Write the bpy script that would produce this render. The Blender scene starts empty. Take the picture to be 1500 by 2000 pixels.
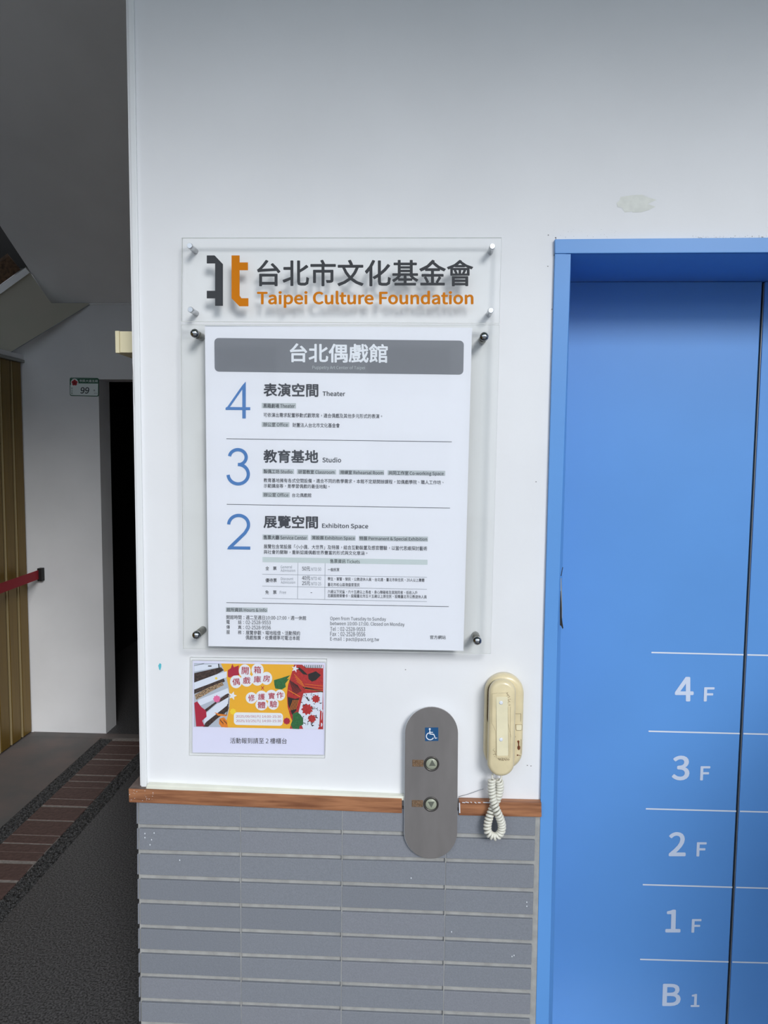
import bpy, bmesh, math, random
from mathutils import Vector, Matrix
C = bpy.context.scene.collection
R = random.Random(7)

# ------------------------------------------------------------------ camera
F = 1400.0                                   # focal length for a 1500x2000 frame
CAM = Vector((0.0, -1.63, 1.60))
down = Vector((-160.0, 17924.0, 1400.0)).normalized()        # world -Z in image axes
fwd = Vector((61.0, -108.8, 1400.0))
fwd = (fwd - down * fwd.dot(down)).normalized()              # world +Y in image axes
right = down.cross(fwd).normalized()                         # world +X in image axes
# rows: world axes expressed in image axes (x right, y down, z forward)
def img2world(v):
    return Vector((v.dot(right), v.dot(fwd), -v.dot(down)))
cam_x = img2world(Vector((1, 0, 0))); cam_y = img2world(Vector((0, -1, 0))); cam_z = img2world(Vector((0, 0, -1)))
cd = bpy.data.cameras.new('camera'); cam = bpy.data.objects.new('camera', cd); C.objects.link(cam)
cd.sensor_fit = 'VERTICAL'; cd.sensor_height = 36.0; cd.lens = F * 36.0 / 2000.0; cd.clip_start = 0.02
M = Matrix((cam_x, cam_y, cam_z)).transposed().to_4x4(); M.translation = CAM
cam.matrix_world = M
bpy.context.scene.camera = cam

def at(px, py, Y):
    """point of the plane y=Y that the photograph shows at pixel px, py"""
    d = img2world(Vector((px - 750.0, py - 1000.0, F)))
    t = (Y - CAM.y) / d.y
    return CAM + d * t
def atf(px, py, Z):
    d = img2world(Vector((px - 750.0, py - 1000.0, F)))
    t = (Z - CAM.z) / d.z
    return CAM + d * t

# ------------------------------------------------------------------ light and exposure
w = bpy.data.worlds.new('overcast_sky'); bpy.context.scene.world = w; w.use_nodes = True
bg = w.node_tree.nodes['Background']; bg.inputs[0].default_value = (0.80, 0.89, 1.0, 1); bg.inputs[1].default_value = 1.62
sd = bpy.data.lights.new('hazy_sun', 'SUN'); sun = bpy.data.objects.new('hazy_sun', sd); C.objects.link(sun)
sd.energy = 1.68; sd.angle = math.radians(18); sd.color = (1.0, 0.99, 0.97)
sun.rotation_euler = Vector((-0.42, 1.0, -0.52)).to_track_quat('-Z', 'Y').to_euler()
sun.location = (2, -6, 4)
vs = bpy.context.scene.view_settings
vs.view_transform = 'Standard'; vs.look = 'None'; vs.gamma = 1.0; vs.use_curve_mapping = False
vs.exposure = 0.13

# ------------------------------------------------------------------ materials
def lin(c):
    return tuple(((v/255.0)/12.92 if v/255.0 <= 0.04045 else ((v/255.0+0.055)/1.055)**2.4) for v in c) + (1.0,)
def mat(name, col, rough=0.6, metal=0.0, var=0.0, scale=8.0, bump=0.0, bscale=None, spec=0.5, stretch=None, col2=None, coat=0.0, detail=4.0):
    m = bpy.data.materials.new(name); m.use_nodes = True
    nt = m.node_tree; b = nt.nodes['Principled BSDF']; L = nt.links
    c = lin(col)
    b.inputs['Base Color'].default_value = c; b.inputs['Roughness'].default_value = rough
    b.inputs['Metallic'].default_value = metal; b.inputs['Specular IOR Level'].default_value = spec
    b.inputs['Coat Weight'].default_value = coat
    if var or bump or col2:
        tc = nt.nodes.new('ShaderNodeTexCoord'); mp = nt.nodes.new('ShaderNodeMapping')
        L.new(tc.outputs['Object'], mp.inputs[0])
        if stretch: mp.inputs['Scale'].default_value = stretch
        n = nt.nodes.new('ShaderNodeTexNoise'); n.inputs['Scale'].default_value = scale; n.inputs['Detail'].default_value = detail
        L.new(mp.outputs[0], n.inputs['Vector'])
        if var or col2:
            r = nt.nodes.new('ShaderNodeValToRGB')
            c2 = lin(col2) if col2 else tuple(min(1, v*(1+var)) for v in c[:3]) + (1,)
            c1 = c if col2 else tuple(v*(1-var) for v in c[:3]) + (1,)
            r.color_ramp.elements[0].position = 0.35; r.color_ramp.elements[0].color = c1
            r.color_ramp.elements[1].position = 0.65; r.color_ramp.elements[1].color = c2
            L.new(n.outputs['Fac'], r.inputs[0]); L.new(r.outputs[0], b.inputs['Base Color'])
        if bump:
            n2 = nt.nodes.new('ShaderNodeTexNoise'); n2.inputs['Scale'].default_value = bscale or scale*4; n2.inputs['Detail'].default_value = 3
            L.new(mp.outputs[0], n2.inputs['Vector'])
            bp = nt.nodes.new('ShaderNodeBump'); bp.inputs['Strength'].default_value = bump; bp.inputs['Distance'].default_value = 0.002
            L.new(n2.outputs['Fac'], bp.inputs['Height']); L.new(bp.outputs[0], b.inputs['Normal'])
    return m
def acrylic(name, tint, edge=False):
    m = bpy.data.materials.new(name); m.use_nodes = True; nt = m.node_tree; L = nt.links
    nt.nodes.remove(nt.nodes['Principled BSDF']); out = nt.nodes['Material Output']
    tr = nt.nodes.new('ShaderNodeBsdfTransparent'); tr.inputs[0].default_value = tint
    gl = nt.nodes.new('ShaderNodeBsdfGlossy'); gl.inputs['Roughness'].default_value = 0.03 if not edge else 0.15
    mx = nt.nodes.new('ShaderNodeMixShader'); fr = nt.nodes.new('ShaderNodeFresnel'); fr.inputs[0].default_value = 1.30
    L.new(tr.outputs[0], mx.inputs[1]); L.new(gl.outputs[0], mx.inputs[2])
    if edge:
        mx.inputs[0].default_value = 0.12
        df = nt.nodes.new('ShaderNodeBsdfTranslucent'); df.inputs[0].default_value = (0.97, 0.99, 0.98, 1)  # near-white edge colour paints in the bright lines of gathered light
        d2 = nt.nodes.new('ShaderNodeBsdfDiffuse'); d2.inputs[0].default_value = (0.95, 0.97, 0.96, 1)
        a1_ = nt.nodes.new('ShaderNodeAddShader'); m2_ = nt.nodes.new('ShaderNodeMixShader'); m2_.inputs[0].default_value = 0.45
        L.new(df.outputs[0], m2_.inputs[1]); L.new(d2.outputs[0], m2_.inputs[2]); m3_ = nt.nodes.new('ShaderNodeMixShader'); m3_.inputs[0].default_value = 1.0
        L.new(tr.outputs[0], m3_.inputs[1]); L.new(m2_.outputs[0], m3_.inputs[2]); L.new(m3_.outputs[0], mx.inputs[1]); nt.nodes.remove(a1_)
    else:
        L.new(fr.outputs[0], mx.inputs[0])
    L.new(mx.outputs[0], out.inputs['Surface'])
    return m

m_wall = mat('white_wall_paint', (232, 233, 236), 0.55, var=0.025, scale=3.0, bump=0.12, bscale=55)
m_trimw = mat('white_trim_paint', (234, 236, 238), 0.4)
m_cream = mat('cream_bead', (236, 236, 222), 0.5, var=0.04, scale=20)
m_tile = mat('grey_tile', (130, 134, 142), 0.5, var=0.07, scale=420, bump=0.25, bscale=160)
m_tile2 = mat('grey_tile_dark', (126, 130, 138), 0.5, var=0.07, scale=380, bump=0.25, bscale=160)
m_tile3 = mat('grey_tile_light', (133, 136, 144), 0.5, var=0.07, scale=420, bump=0.25, bscale=160)
m_grout = mat('grey_grout', (160, 160, 158), 0.9, var=0.10, scale=40, bump=0.3, bscale=200)
m_wood = mat('brown_varnished_wood', (122, 76, 50), 0.5, col2=(172, 118, 82), scale=16, stretch=(0.5, 5, 6), bump=0.25, bscale=60, detail=9.0)
m_woodtop = mat('dirty_wood_top', (118, 104, 98), 0.8, var=0.2, scale=50)
m_blue = mat('blue_enamel', (97, 155, 222), 0.38, var=0.03, scale=2.5, bump=0.03, bscale=9, spec=0.4)
m_bluedk = mat('blue_recess', (70, 125, 205), 0.45)
m_black = mat('black_rubber', (14, 14, 15), 0.6)
m_void = mat('dark_interior', (16, 16, 17), 0.9)  # near-black colour stands in for the darkness of unlit spaces
m_white = mat('white_print', (228, 232, 240), 0.5)
m_pale = mat('pale_lettering', (212, 222, 240), 0.5)
m_paper = mat('poster_paper', (228, 230, 239), 0.5)
m_paper2 = mat('leaflet_paper', (222, 222, 244), 0.55)
m_ink = mat('dark_grey_ink', (62, 65, 74), 0.6)
m_inkl = mat('light_grey_ink', (140, 146, 156), 0.6)
m_bar = mat('grey_header_ink', (118, 121, 129), 0.5)
m_tag = mat('grey_tag_ink', (184, 191, 196), 0.6)
m_tag2 = mat('pale_green_band_ink', (194, 205, 207), 0.6)
m_bluei = mat('blue_ink', (72, 122, 184), 0.5)
m_logo = mat('charcoal_logo', (66, 68, 72), 0.6, spec=0.15)
m_orange = mat('orange_logo', (208, 122, 8), 0.6, spec=0.15)
m_acr = acrylic('clear_acrylic', (0.998, 1.0, 0.996, 1))
m_acre = acrylic('acrylic_lit_edge', (0.86, 0.89, 0.87, 1), True)
m_chrome = mat('chrome', (190, 192, 195), 0.12, 1.0)
m_steel = mat('brushed_steel_rod', (200, 202, 205), 0.3, 1.0)
m_nut = mat('grey_nut', (150, 150, 145), 0.45, 0.6)
m_panel = mat('brushed_steel_plate', (136, 132, 131), 0.42, 0.4, var=0.07, scale=5, stretch=(5, 1, 1.5), bump=0.03, bscale=90)
m_ring = mat('dark_metal_ring', (92, 89, 86), 0.35, 0.7)
m_btn = mat('pale_green_button', (158, 162, 144), 0.35, var=0.04, scale=60)
m_arrow = mat('grey_arrow', (98, 102, 92), 0.5)
m_bronze = mat('bronze_plate', (128, 102, 78), 0.5, 0.3, var=0.35, scale=300)
m_stblue = mat('blue_sticker', (24, 80, 128), 0.4)
m_ivory = mat('ivory_plastic', (226, 211, 172), 0.32, var=0.05, scale=30, coat=0.2)
m_ivory2 = mat('ivory_strip', (234, 225, 192), 0.45, var=0.04, scale=30)
m_wear_shade = mat('brown_wear_and_shade', (104, 82, 54), 0.8, var=0.3, scale=200)
m_rust = mat('rust_stain', (112, 62, 34), 0.8, var=0.3, scale=200)
m_cord = mat('off_white_cord', (224, 222, 210), 0.4)
m_floor = mat('dark_granite_floor', (80, 79, 80), 0.5, var=0.7, scale=170, bump=0.3, bscale=260, detail=2)
m_screed = mat('worn_cement_floor', (116, 105, 102), 0.7, col2=(98, 97, 97), scale=5, bump=0.3, bscale=120)
m_brick = mat('brown_paver', (92, 72, 68), 0.7, var=0.2, scale=60, bump=0.4, bscale=100)
m_joint = mat('paver_joint', (142, 136, 132), 0.9, var=0.2, scale=80)
m_pebble = mat('black_pebble', (62, 62, 63), 0.35, var=0.8, scale=90)
m_soffit2 = mat('grey_soffit_paint', (238, 238, 239), 0.85, var=0.03, scale=3)
m_soffit = mat('passage_paint', (222, 223, 226), 0.8, var=0.04, scale=3)
m_stringer = mat('tan_stained_paint', (196, 186, 176), 0.8, col2=(184, 184, 170), scale=1.6)
m_gold = mat('gold_metal_panel', (118, 92, 28), 0.4, 0.3, var=0.12, scale=4, stretch=(60, 60, 1))
m_goldstrip = mat('pale_metal_strip', (176, 158, 118), 0.35, 0.4)
m_belt = mat('red_belt', (150, 26, 40), 0.7, var=0.08, scale=300)
m_green = mat('green_enamel', (20, 86, 62), 0.45)
m_plate = mat('white_enamel', (222, 232, 232), 0.4)
m_red = mat('red_enamel', (176, 44, 56), 0.5)
m_beige = mat('beige_plastic', (232, 222, 186), 0.5)
m_brownboard = mat('brown_board', (86, 64, 46), 0.9, var=0.4, scale=60)
m_ceil = mat('green_tinted_canopy', (168, 186, 170), 0.8)  # green tint put in to colour the bounce on the upper wall
m_street = mat('street_paving', (112, 112, 110), 0.9, var=0.1, scale=2)
m_facade = mat('facade_render', (196, 198, 200), 0.8, var=0.05, scale=0.5)
m_glass = mat('facade_glass', (60, 72, 84), 0.15)

# ------------------------------------------------------------------ mesh helpers
def mk(name, verts, faces, m, parent=None, smooth=False, mats=None, fmat=None):
    me = bpy.data.meshes.new(name); me.from_pydata([tuple(v) for v in verts], [], faces)
    for x in (mats or [m]): me.materials.append(x)
    if fmat: 
        for p, i in zip(me.polygons, fmat): p.material_index = i
    if smooth:
        for p in me.polygons: p.use_smooth = True
    me.update()
    o = bpy.data.objects.new(name, me); C.objects.link(o)
    if parent is not None: o.parent = parent; o.matrix_parent_inverse = Matrix.Translation(-parent.location) if False else parent.matrix_world.inverted()
    return o
def fixn(o):
    bm = bmesh.new(); bm.from_mesh(o.data); bmesh.ops.recalc_face_normals(bm, faces=bm.faces); bm.to_mesh(o.data); bm.free(); return o
def bev(o, wd, seg=2, angle=0.6, smooth=True):
    bm = bmesh.new(); bm.from_mesh(o.data); bmesh.ops.recalc_face_normals(bm, faces=bm.faces)
    es = [e for e in bm.edges if len(e.link_faces) == 2 and e.calc_face_angle(0) > angle]
    bmesh.ops.bevel(bm, geom=es, offset=wd, segments=seg, profile=0.7, affect='EDGES', clamp_overlap=True)
    bm.to_mesh(o.data); bm.free()
    return o
def prism(name, pts, y0, y1, m, parent=None, bevel=0, seg=2, cut=None):
    """outline given as world points (x, z) ; front at y0, back at y1"""
    n = len(pts)
    v = [(p[0], y0, p[1]) for p in pts] + [(p[0], y1, p[1]) for p in pts]
    f = [list(range(n)), list(range(2*n-1, n-1, -1))] + [[i, i+n, (i+1) % n + n, (i+1) % n] for i in range(n)]
    o = mk(name, v, f, m, parent)
    if bevel: bev(o, bevel, seg)
    else: fixn(o)
    return o
def P(px, py, Y):
    p = at(px, py, Y); return (p.x, p.z)
def pprism(name, pix, y0, y1, m, parent=None, bevel=0, seg=2):
    return prism(name, [P(a, b, y0) for a, b in pix], y0, y1, m, parent, bevel, seg)
def box(name, x0, x1, y0, y1, z0, z1, m, parent=None, bevel=0):
    return prism(name, [(x0, z0), (x1, z0), (x1, z1), (x0, z1)], y0, y1, m, parent, bevel)
def empty(name, loc):
    o = bpy.data.objects.new(name, None); C.objects.link(o); o.location = loc
    o.empty_display_size = 0.05
    o.matrix_world = Matrix.Translation(loc)
    return o
def tag(o, label, cat, group=None, kind=None):
    o['label'] = label
    if cat: o['category'] = cat
    if group: o['group'] = group
    if kind: o['kind'] = kind
    return o
def flat(name, polys, Y, m, parent):
    """printed shapes lying on the plane y=Y, outlines in world (x, z)"""
    v = []; f = []
    for p in polys:
        f.append(list(range(len(v), len(v)+len(p)))); v += [(a[0], Y, a[1]) for a in p]
    return mk(name, v, f, m, parent)
def fpix(name, polys, Y, m, parent):
    return flat(name, [[P(a, b, Y) for a, b in p] for p in polys], Y, m, parent)
def disc(cx, cy, r, n=28, ry=None):
    ry = ry or r
    return [(cx+r*math.cos(2*math.pi*i/n), cy+ry*math.sin(2*math.pi*i/n)) for i in range(n)]
def rrect(c, r, n=5):
    """rounded quad from four corners TL TR BR BL"""
    out = []
    for i in range(4):
        p = Vector(c[i]); a = (Vector(c[i-1])-p).normalized(); b = (Vector(c[(i+1) % 4])-p).normalized()
        for k in range(n+1):
            t = k/n*math.pi/2
            q = p + a*r*(1-math.sin(t)) + b*r*(1-math.cos(t))
            out.append((q.x, q.y))
    return out
def strokepoly(pts, wd):
    """flat ribbons along a polyline, as one list of quads"""
    out = []; n = len(pts); L = []; Rr = []
    for i in range(n):
        a = Vector(pts[max(i-1, 0)]); b = Vector(pts[min(i+1, n-1)]); t = (b-a).normalized(); nn = Vector((-t.y, t.x))*wd/2
        p = Vector(pts[i]); L.append(p+nn); Rr.append(p-nn)
    for i in range(n-1): out.append([tuple(L[i]), tuple(L[i+1]), tuple(Rr[i+1]), tuple(Rr[i])])
    return out
def tube_pts(path, r, n=8, closed=False, cap=True):
    v = []; f = []; N = len(path)
    up = Vector((0, 1, 0)); prev = None
    for i, p in enumerate(path):
        p = Vector(p); a = Vector(path[max(i-1, 0)]); b = Vector(path[min(i+1, N-1)])
        t = (b-a).normalized()
        if prev is None:
            u = t.orthogonal().normalized()
        else:
            u = (prev - t*prev.dot(t)).normalized()
        prev = u; w_ = t.cross(u)
        rr = r[i] if isinstance(r, (list, tuple)) else r
        for k in range(n):
            A = 2*math.pi*k/n; v.append(p+u*rr*math.cos(A)+w_*rr*math.sin(A))
    for i in range(N-1):
        for k in range(n):
            f.append([i*n+k, i*n+(k+1) % n, (i+1)*n+(k+1) % n, (i+1)*n+k])
    if cap: f += [list(range(n))[::-1], list(range((N-1)*n, N*n))]
    return v, f
def tube(name, path, r, m, parent=None, n=8):
    v, f = tube_pts(path, r, n); return fixn(mk(name, v, f, m, parent, smooth=True))
def lathe_y(name, cx, cz, prof, m, parent, n=28, smooth=True):
    """profile of (radius, y) turned about an axis along Y through cx, cz"""
    v = []; f = []
    for r, y in prof:
        for k in range(n):
            A = 2*math.pi*k/n; v.append((cx+r*math.cos(A), y, cz+r*math.sin(A)))
    for i in range(len(prof)-1):
        for k in range(n): f.append([i*n+k, i*n+(k+1) % n, (i+1)*n+(k+1) % n, (i+1)*n+k])
    f += [list(range(n)), list(range((len(prof)-1)*n, len(prof)*n))[::-1]]
    o = mk(name, v, f, m, parent, smooth)
    fixn(o)
    if smooth:
        for p in o.data.polygons:
            if len(p.vertices) > 4: p.use_smooth = False
    return o

# ------------------------------------------------------------------ lettering
FONT = None
try:                                  # Blender's own bundled face for the Latin letters; Han characters come from the default font
    import os
    fp = os.path.join(bpy.utils.resource_path('LOCAL'), 'datafiles', 'fonts', 'Noto Sans CJK Regular.woff2')
    if os.path.exists(fp): FONT = bpy.data.fonts.load(fp)
except Exception:
    FONT = None
def outline(s, font, res):
    cu = bpy.data.curves.new('text', 'FONT'); cu.body = s; cu.size = 1.0; cu.resolution_u = res; cu.fill_mode = 'BOTH'; cu.dimensions = '2D'
    if font: cu.font = font
    o = bpy.data.objects.new('text', cu); me = o.to_mesh()
    v = [(a.co.x, a.co.y) for a in me.vertices]; f = [list(p.vertices) for p in me.polygons]
    o.to_mesh_clear(); bpy.data.objects.remove(o); bpy.data.curves.remove(cu)
    return v, f
_gl = {}
def glyph(ch):
    if ch in _gl: return _gl[ch]
    han = ord(ch) > 127; font = None if han else FONT
    v, f = outline(ch, font, 2 if han else 4) if ch not in (' ', '　') else ([], [])
    probe = '台' if han else 'I'
    a = max(p[0] for p in outline(ch+probe, font, 1)[0]); b = max(p[0] for p in outline(probe, font, 1)[0])
    if ch in ('，', '。', '、'): v = [(p[0]+0.30, p[1]+0.30) for p in v]
    if ch == '：' and min(p[0] for p in v) < 0.3: v = [(p[0]+0.30, p[1]) for p in v]
    k = KH if han else 1.0
    _gl[ch] = ((a-b)*k, [(p[0]*k, p[1]*k) for p in v], f)
    return _gl[ch]
KH = 0.3501 if FONT else 1.0          # the bundled face comes in at this size, its em
_tc = {}
def glyphs(s, bold=0.0):
    """triangles of a line of text scaled to a unit box, y downwards; bold thickens the strokes by that part of an em"""
    key = (s, bold)
    if key in _tc: return _tc[key]
    weight = bold * KH
    pv = []; pf = []; x = 0.0
    if bold <= 0.003:
        sh = [(0, 0)]
    elif bold <= 0.012:
        sh = [(-weight, 0), (weight, 0), (0, weight), (0, -weight)]
    else:
        sh = [(weight * math.cos(a), weight * math.sin(a)) for a in (0, 0.785, 1.571, 2.356, 3.142, 3.927, 4.712, 5.498)]
    for ch in s:
        adv, gv, gt = glyph(ch)
        for k, (dx, dy) in enumerate(sh):
            b = len(pv); pv += [(x+p[0]+dx, p[1]+dy, k*4e-5) for p in gv]; pf += [[q+b for q in t] for t in gt]
        x += adv
    xs = [a[0] for a in pv]; ys = [a[1] for a in pv]
    x0, x1, y0, y1 = min(xs), max(xs), min(ys), max(ys)
    _tc[key] = ([((a-x0)/(x1-x0), (y1-b)/max(y1-y0, 1e-6), e) for a, b, e in pv], pf)
    return _tc[key]
class Print:
    """gathers lettering of one colour, then becomes one flat mesh"""
    def __init__(s, ox=0, oy=0, sc=1.0): s.v = []; s.f = []; s.o = (ox, oy, sc); s.stag = True
    def org(s, ox, oy, sc): s.o = (ox, oy, sc); return s
    def T(s, text, x0, x1, y0, y1, slope=0.0, bold=0.0, lean=0.0, rot=0.0):
        gv, gf = glyphs(text, bold); b = len(s.v); ox, oy, sc = s.o
        for u, w_, e in gv:
            x = x0+(x1-x0)*u; y = y0+(y1-y0)*w_
            if rot:
                cx, cy = (x0+x1)/2, (y0+y1)/2; c, sn = math.cos(rot), math.sin(rot)
                x, y = cx+(x-cx)*c-(y-cy)*sn, cy+(x-cx)*sn+(y-cy)*c
            y += slope*(x-x0); x += lean*(1-w_)
            s.v.append((ox+x/sc, oy+y/sc, e))
        s.f += [[i+b for i in f] for f in gf]
        return s
    def poly(s, p):
        b = len(s.v); ox, oy, sc = s.o
        e = (len(s.f) % 16)*1e-5 if s.stag else 0.0; s.v += [(ox+x/sc, oy+y/sc, e) for x, y in p]; s.f.append(list(range(b, b+len(p)))); return s
    def line(s, x0, y0, x1, y1, wd):
        d = Vector((x1-x0, y1-y0)).normalized(); n = Vector((-d.y, d.x))*wd/2
        return s.poly([(x0+n.x, y0+n.y), (x1+n.x, y1+n.y), (x1-n.x, y1-n.y), (x0-n.x, y0-n.y)])
    def build(s, name, Y, m, parent):
        return mk(name, [at(x, y, Y-e) for x, y, e in s.v], s.f, m, parent)
    def each(s, name, Y, m, parent):
        return [mk(name, [at(*s.v[i][:2], Y-s.v[i][2]) for i in f], [list(range(len(f)))], m, parent) for f in s.f]

# ================================================================== LARGE STRUCTURE
CEIL = 3.30; XL = -2.17; YB = 2.29; XC = at(275, 1545, 0).x
WX1 = 2.6
# front wall with the lift opening
ex0 = min(at(1114.5, 496, 0).x, at(1088, 1250, 0).x, at(1064.5, 2290, 0).x) - 0.002; exd = ex0 - 0.05; ez1 = at(1290, 481, 0).z; ex1 = at(1100, 900, 0).x + 1.09
xl_top = at(247, 0, 0); xl_bot = at(275, 1545, 0)
zs = at(660, 1552, 0).z
def wallpiece(name, x0, x1, z0, z1, m, parent=None, y0=0.0, y1=0.20): return box(name, x0, x1, y0, y1, z0, z1, m, parent)
wall = empty('wall_front', (0.0, 0.1, 0.0)); tag(wall, 'white painted front wall around the blue lift door, grey tiles below', 'wall', kind='structure')
xl = (at(260, 772, 0).x)
wallpiece('plaster', xl, ex0, 0.0, CEIL, m_wall, wall)
wallpiece('plaster', ex0, ex1, ez1, CEIL, m_wall, wall)
wallpiece('plaster', ex1, WX1, 0.0, CEIL, m_wall, wall)
# pale corner bead down the left end of the wall
def quadprism(name, pix, y0, y1, m, parent, bevel=0): return pprism(name, pix, y0, y1, m, parent, bevel)
quadprism('corner_bead', [(246.5, -200), (257.5, -200), (286.5, 1545), (275.5, 1545)], -0.006, 0.012, m_trimw, wall, 0.002)
quadprism('corner_joint', [(257.5, -200), (258.6, -200), (287.8, 1545), (286.5, 1545)], -0.0012, 0.0, m_inkl, wall)
# cream bead above the sill
quadprism('cream_bead', [(287, 1532.5), (792, 1556), (789, 1564), (284, 1541)], -0.0165, 0.0, m_cream, wall, 0.003)

# wooden sill, two lengths
def sill(pix, label_parent):
    o = quadprism('wood_sill', pix, -0.018, -0.001, m_wood, label_parent, 0.0015)
    return o
sill([(251, 1540.5), (785, 1560), (785, 1588.5), (252, 1567)], wall)
sill([(896.5, 1564), (1057.5, 1568), (1058, 1596), (896.5, 1592.5)], wall)
# left return of the sill top
def topdirt(a, b):
    pa = at(a[0], a[1], -0.018); pb = at(b[0], b[1], -0.018)
    mk('sill_grime', [(pa.x, -0.0175, pa.z+.0006), (pb.x, -0.0175, pb.z+.0006), (pb.x, -0.001, pb.z+.0006), (pa.x, -0.001, pa.z+.0006)], [[0, 1, 2, 3]], m_woodtop, wall)
topdirt((251.5, 1540.5), (284, 1541.6))
pb = at(251, 1541, -0.018); pc = at(251, 1567, -0.018)
box('wood_sill', pb.x, at(268, 1550, -0.001).x-.004, 0.0, 0.16, pc.z, pb.z, m_wood, wall, 0.001)
mk('sill_grime', [(pb.x, 0, pb.z+.0006), (xl-.001, 0, pb.z+.0006), (xl-.001, .16, pb.z+.0006), (pb.x, .16, pb.z+.0006)], [[0, 1, 2, 3]], m_woodtop, wall)

# grout bed and tiles below the sill
quadprism('grout_bed', [(269, 1560), (1057.5, 1585), (1041, 2330), (281, 2330)], -0.0065, 0.0, m_grout, wall)
jl = [1614, 1664, 1713, 1761, 1810, 1858, 1905, 1953]
jr = [1637, 1686, 1740, 1791, 1842, 1889, 1939, 1987]
while jl[-1] < 2270: jl.append(jl[-1]+47.5); jr.append(jr[-1]+48.0)
rows = [(1564, 1588)] + list(zip(jl, jr))
def xcol(k, y):
    t = (y-1600)/400.0
    return [271.5+5*t, 469.5+1.5*t, 668.5-2.5*t, 871.5-6*t, 1045.5-11.5*t][k]
def yrow(r, x):
    a, b = rows[r]; return a+(b-a)*(x-272)/773.0
hj = 4.6
for r in range(len(rows)-1):
    for c in range(4):
        q = []
        for (k, rr, sx, sy) in ((c, r, 1, 1), (c+1, r, -1, 1), (c+1, r+1, -1, -1), (c, r+1, 1, -1)):
            x = xcol(k, yrow(rr, 600)); y = yrow(rr, x)
            q.append((x+(0.45*sx if 0 < k < 4 else 0), y+(hj+R.uniform(-.5, .5))*sy*(0 if rr == 0 else 1)))
        pr = -0.0125-R.uniform(0, 0.0012)
        o = pprism('tile', q, pr, -0.0064, R.choice([m_tile, m_tile, m_tile, m_tile2, m_tile3]), wall, 0.0007, 1)
for k in (1, 2, 3):
    yb_ = 2290; yt_ = 1575; x0_ = xcol(k, yt_); x1_ = xcol(k, yb_)
    pprism('grout_line', [(x0_-1.1, yt_), (x0_+1.1, yt_), (x1_+1.0, yb_), (x1_-1.0, yb_)], -0.0122, -0.0066, m_grout, wall)
# returned corner tiles on the wall end
for r in range(len(rows)-1):
    x = xcol(0, yrow(r, 272)); y0 = rows[r][0]+(0 if r == 0 else hj); y1 = rows[r+1][0]-hj
    a = at(x-3.5, y0, -0.01); b = at(x-3.5, y1, -0.01)
    xx = xl-0.004
    prism('tile', [(a.x-.0015, a.z), (a.x+.002, a.z), (b.x+.002, b.z), (b.x-.0015, b.z)], -0.0095, 0.10, m_tile3, wall, 0.0008, 1)

# the rest of the shell
floor = empty('floor', (0, 0, -0.05)); tag(floor, 'dark grey passage floor with brown paver strip between black pebble bands', 'floor', kind='structure')
bx0, bx1 = -1.678, -1.468            # brown paver strip
pw = 0.075
fy0, fy1 = -1.6, 2.22
box('granite_slab', bx1+pw, 4.0, -3.2, YB, -0.05, 0.0, m_floor, floor)
box('cement_slab', XL-.25, bx0-pw, -3.2, YB, -0.05, 0.0, m_screed, floor)
box('strip_bed', bx0-pw, bx1+pw, -3.2, YB, -0.05, -0.006, m_joint, floor); box('joint_mortar', bx0, bx1, -1.65, YB-.06, -0.0055, -0.0012, m_joint, floor)
box('granite_slab', XL-.4, XC+1.2, YB, 6.0, -0.05, 0.0, m_floor, floor)
box('threshold', XL, -0.65, YB-.06, YB, 0.0, 0.0025, m_screed, floor)
bmesh_brick = None
y = fy0; i = 0
while y < fy1-0.02:
    if bmesh_brick is None:
        ob = box('paver', bx0, bx1, 0, 0.0575, -0.006, 0.0, m_brick, floor, 0.0012); bmesh_brick = ob.data
    else:
        ob = bpy.data.objects.new('paver', bmesh_brick); C.objects.link(ob); ob.parent = floor; ob.matrix_parent_inverse = floor.matrix_world.inverted()
    ob.location = (R.uniform(-.001, .001), y, R.uniform(-.0002, .0002)); ob.rotation_euler = (0, 0, R.uniform(-.006, .006))
    y += 0.0635; i += 1
def pebbles(x0, x1):
    v = []; f = []
    base = bmesh.new(); bmesh.ops.create_icosphere(base, subdivisions=1, radius=1.0)
    bv = [tuple(a.co) for a in base.verts]; bf = [[b.index for b in a.verts] for a in base.faces]; base.free()
    y = -0.9; s = 0.0068
    while y < fy1:
        x = x0+s*.6
        while x < x1:
            sx, sy, sz = (s*R.uniform(.45, .75) for _ in range(3)); a = R.uniform(0, 3.14); c, sn = math.cos(a), math.sin(a)
            cx, cy, cz = x+R.uniform(-.0015, .0015), y+R.uniform(-.0015, .0015), -0.0035+R.uniform(-.001, .002); b = len(v)
            for p in bv:
                X, Y_, Z = p[0]*sx, p[1]*sy, p[2]*sz; v.append((cx+X*c-Y_*sn, cy+X*sn+Y_*c, cz+Z))
            f += [[q+b for q in t] for t in bf]
            x += s
        y += s
    o = mk('pebble_band', v, f, m_pebble, floor); o['kind'] = 'stuff'
pebbles(bx0-pw, bx0-0.002); pebbles(bx1+0.002, bx1+pw)

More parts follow.
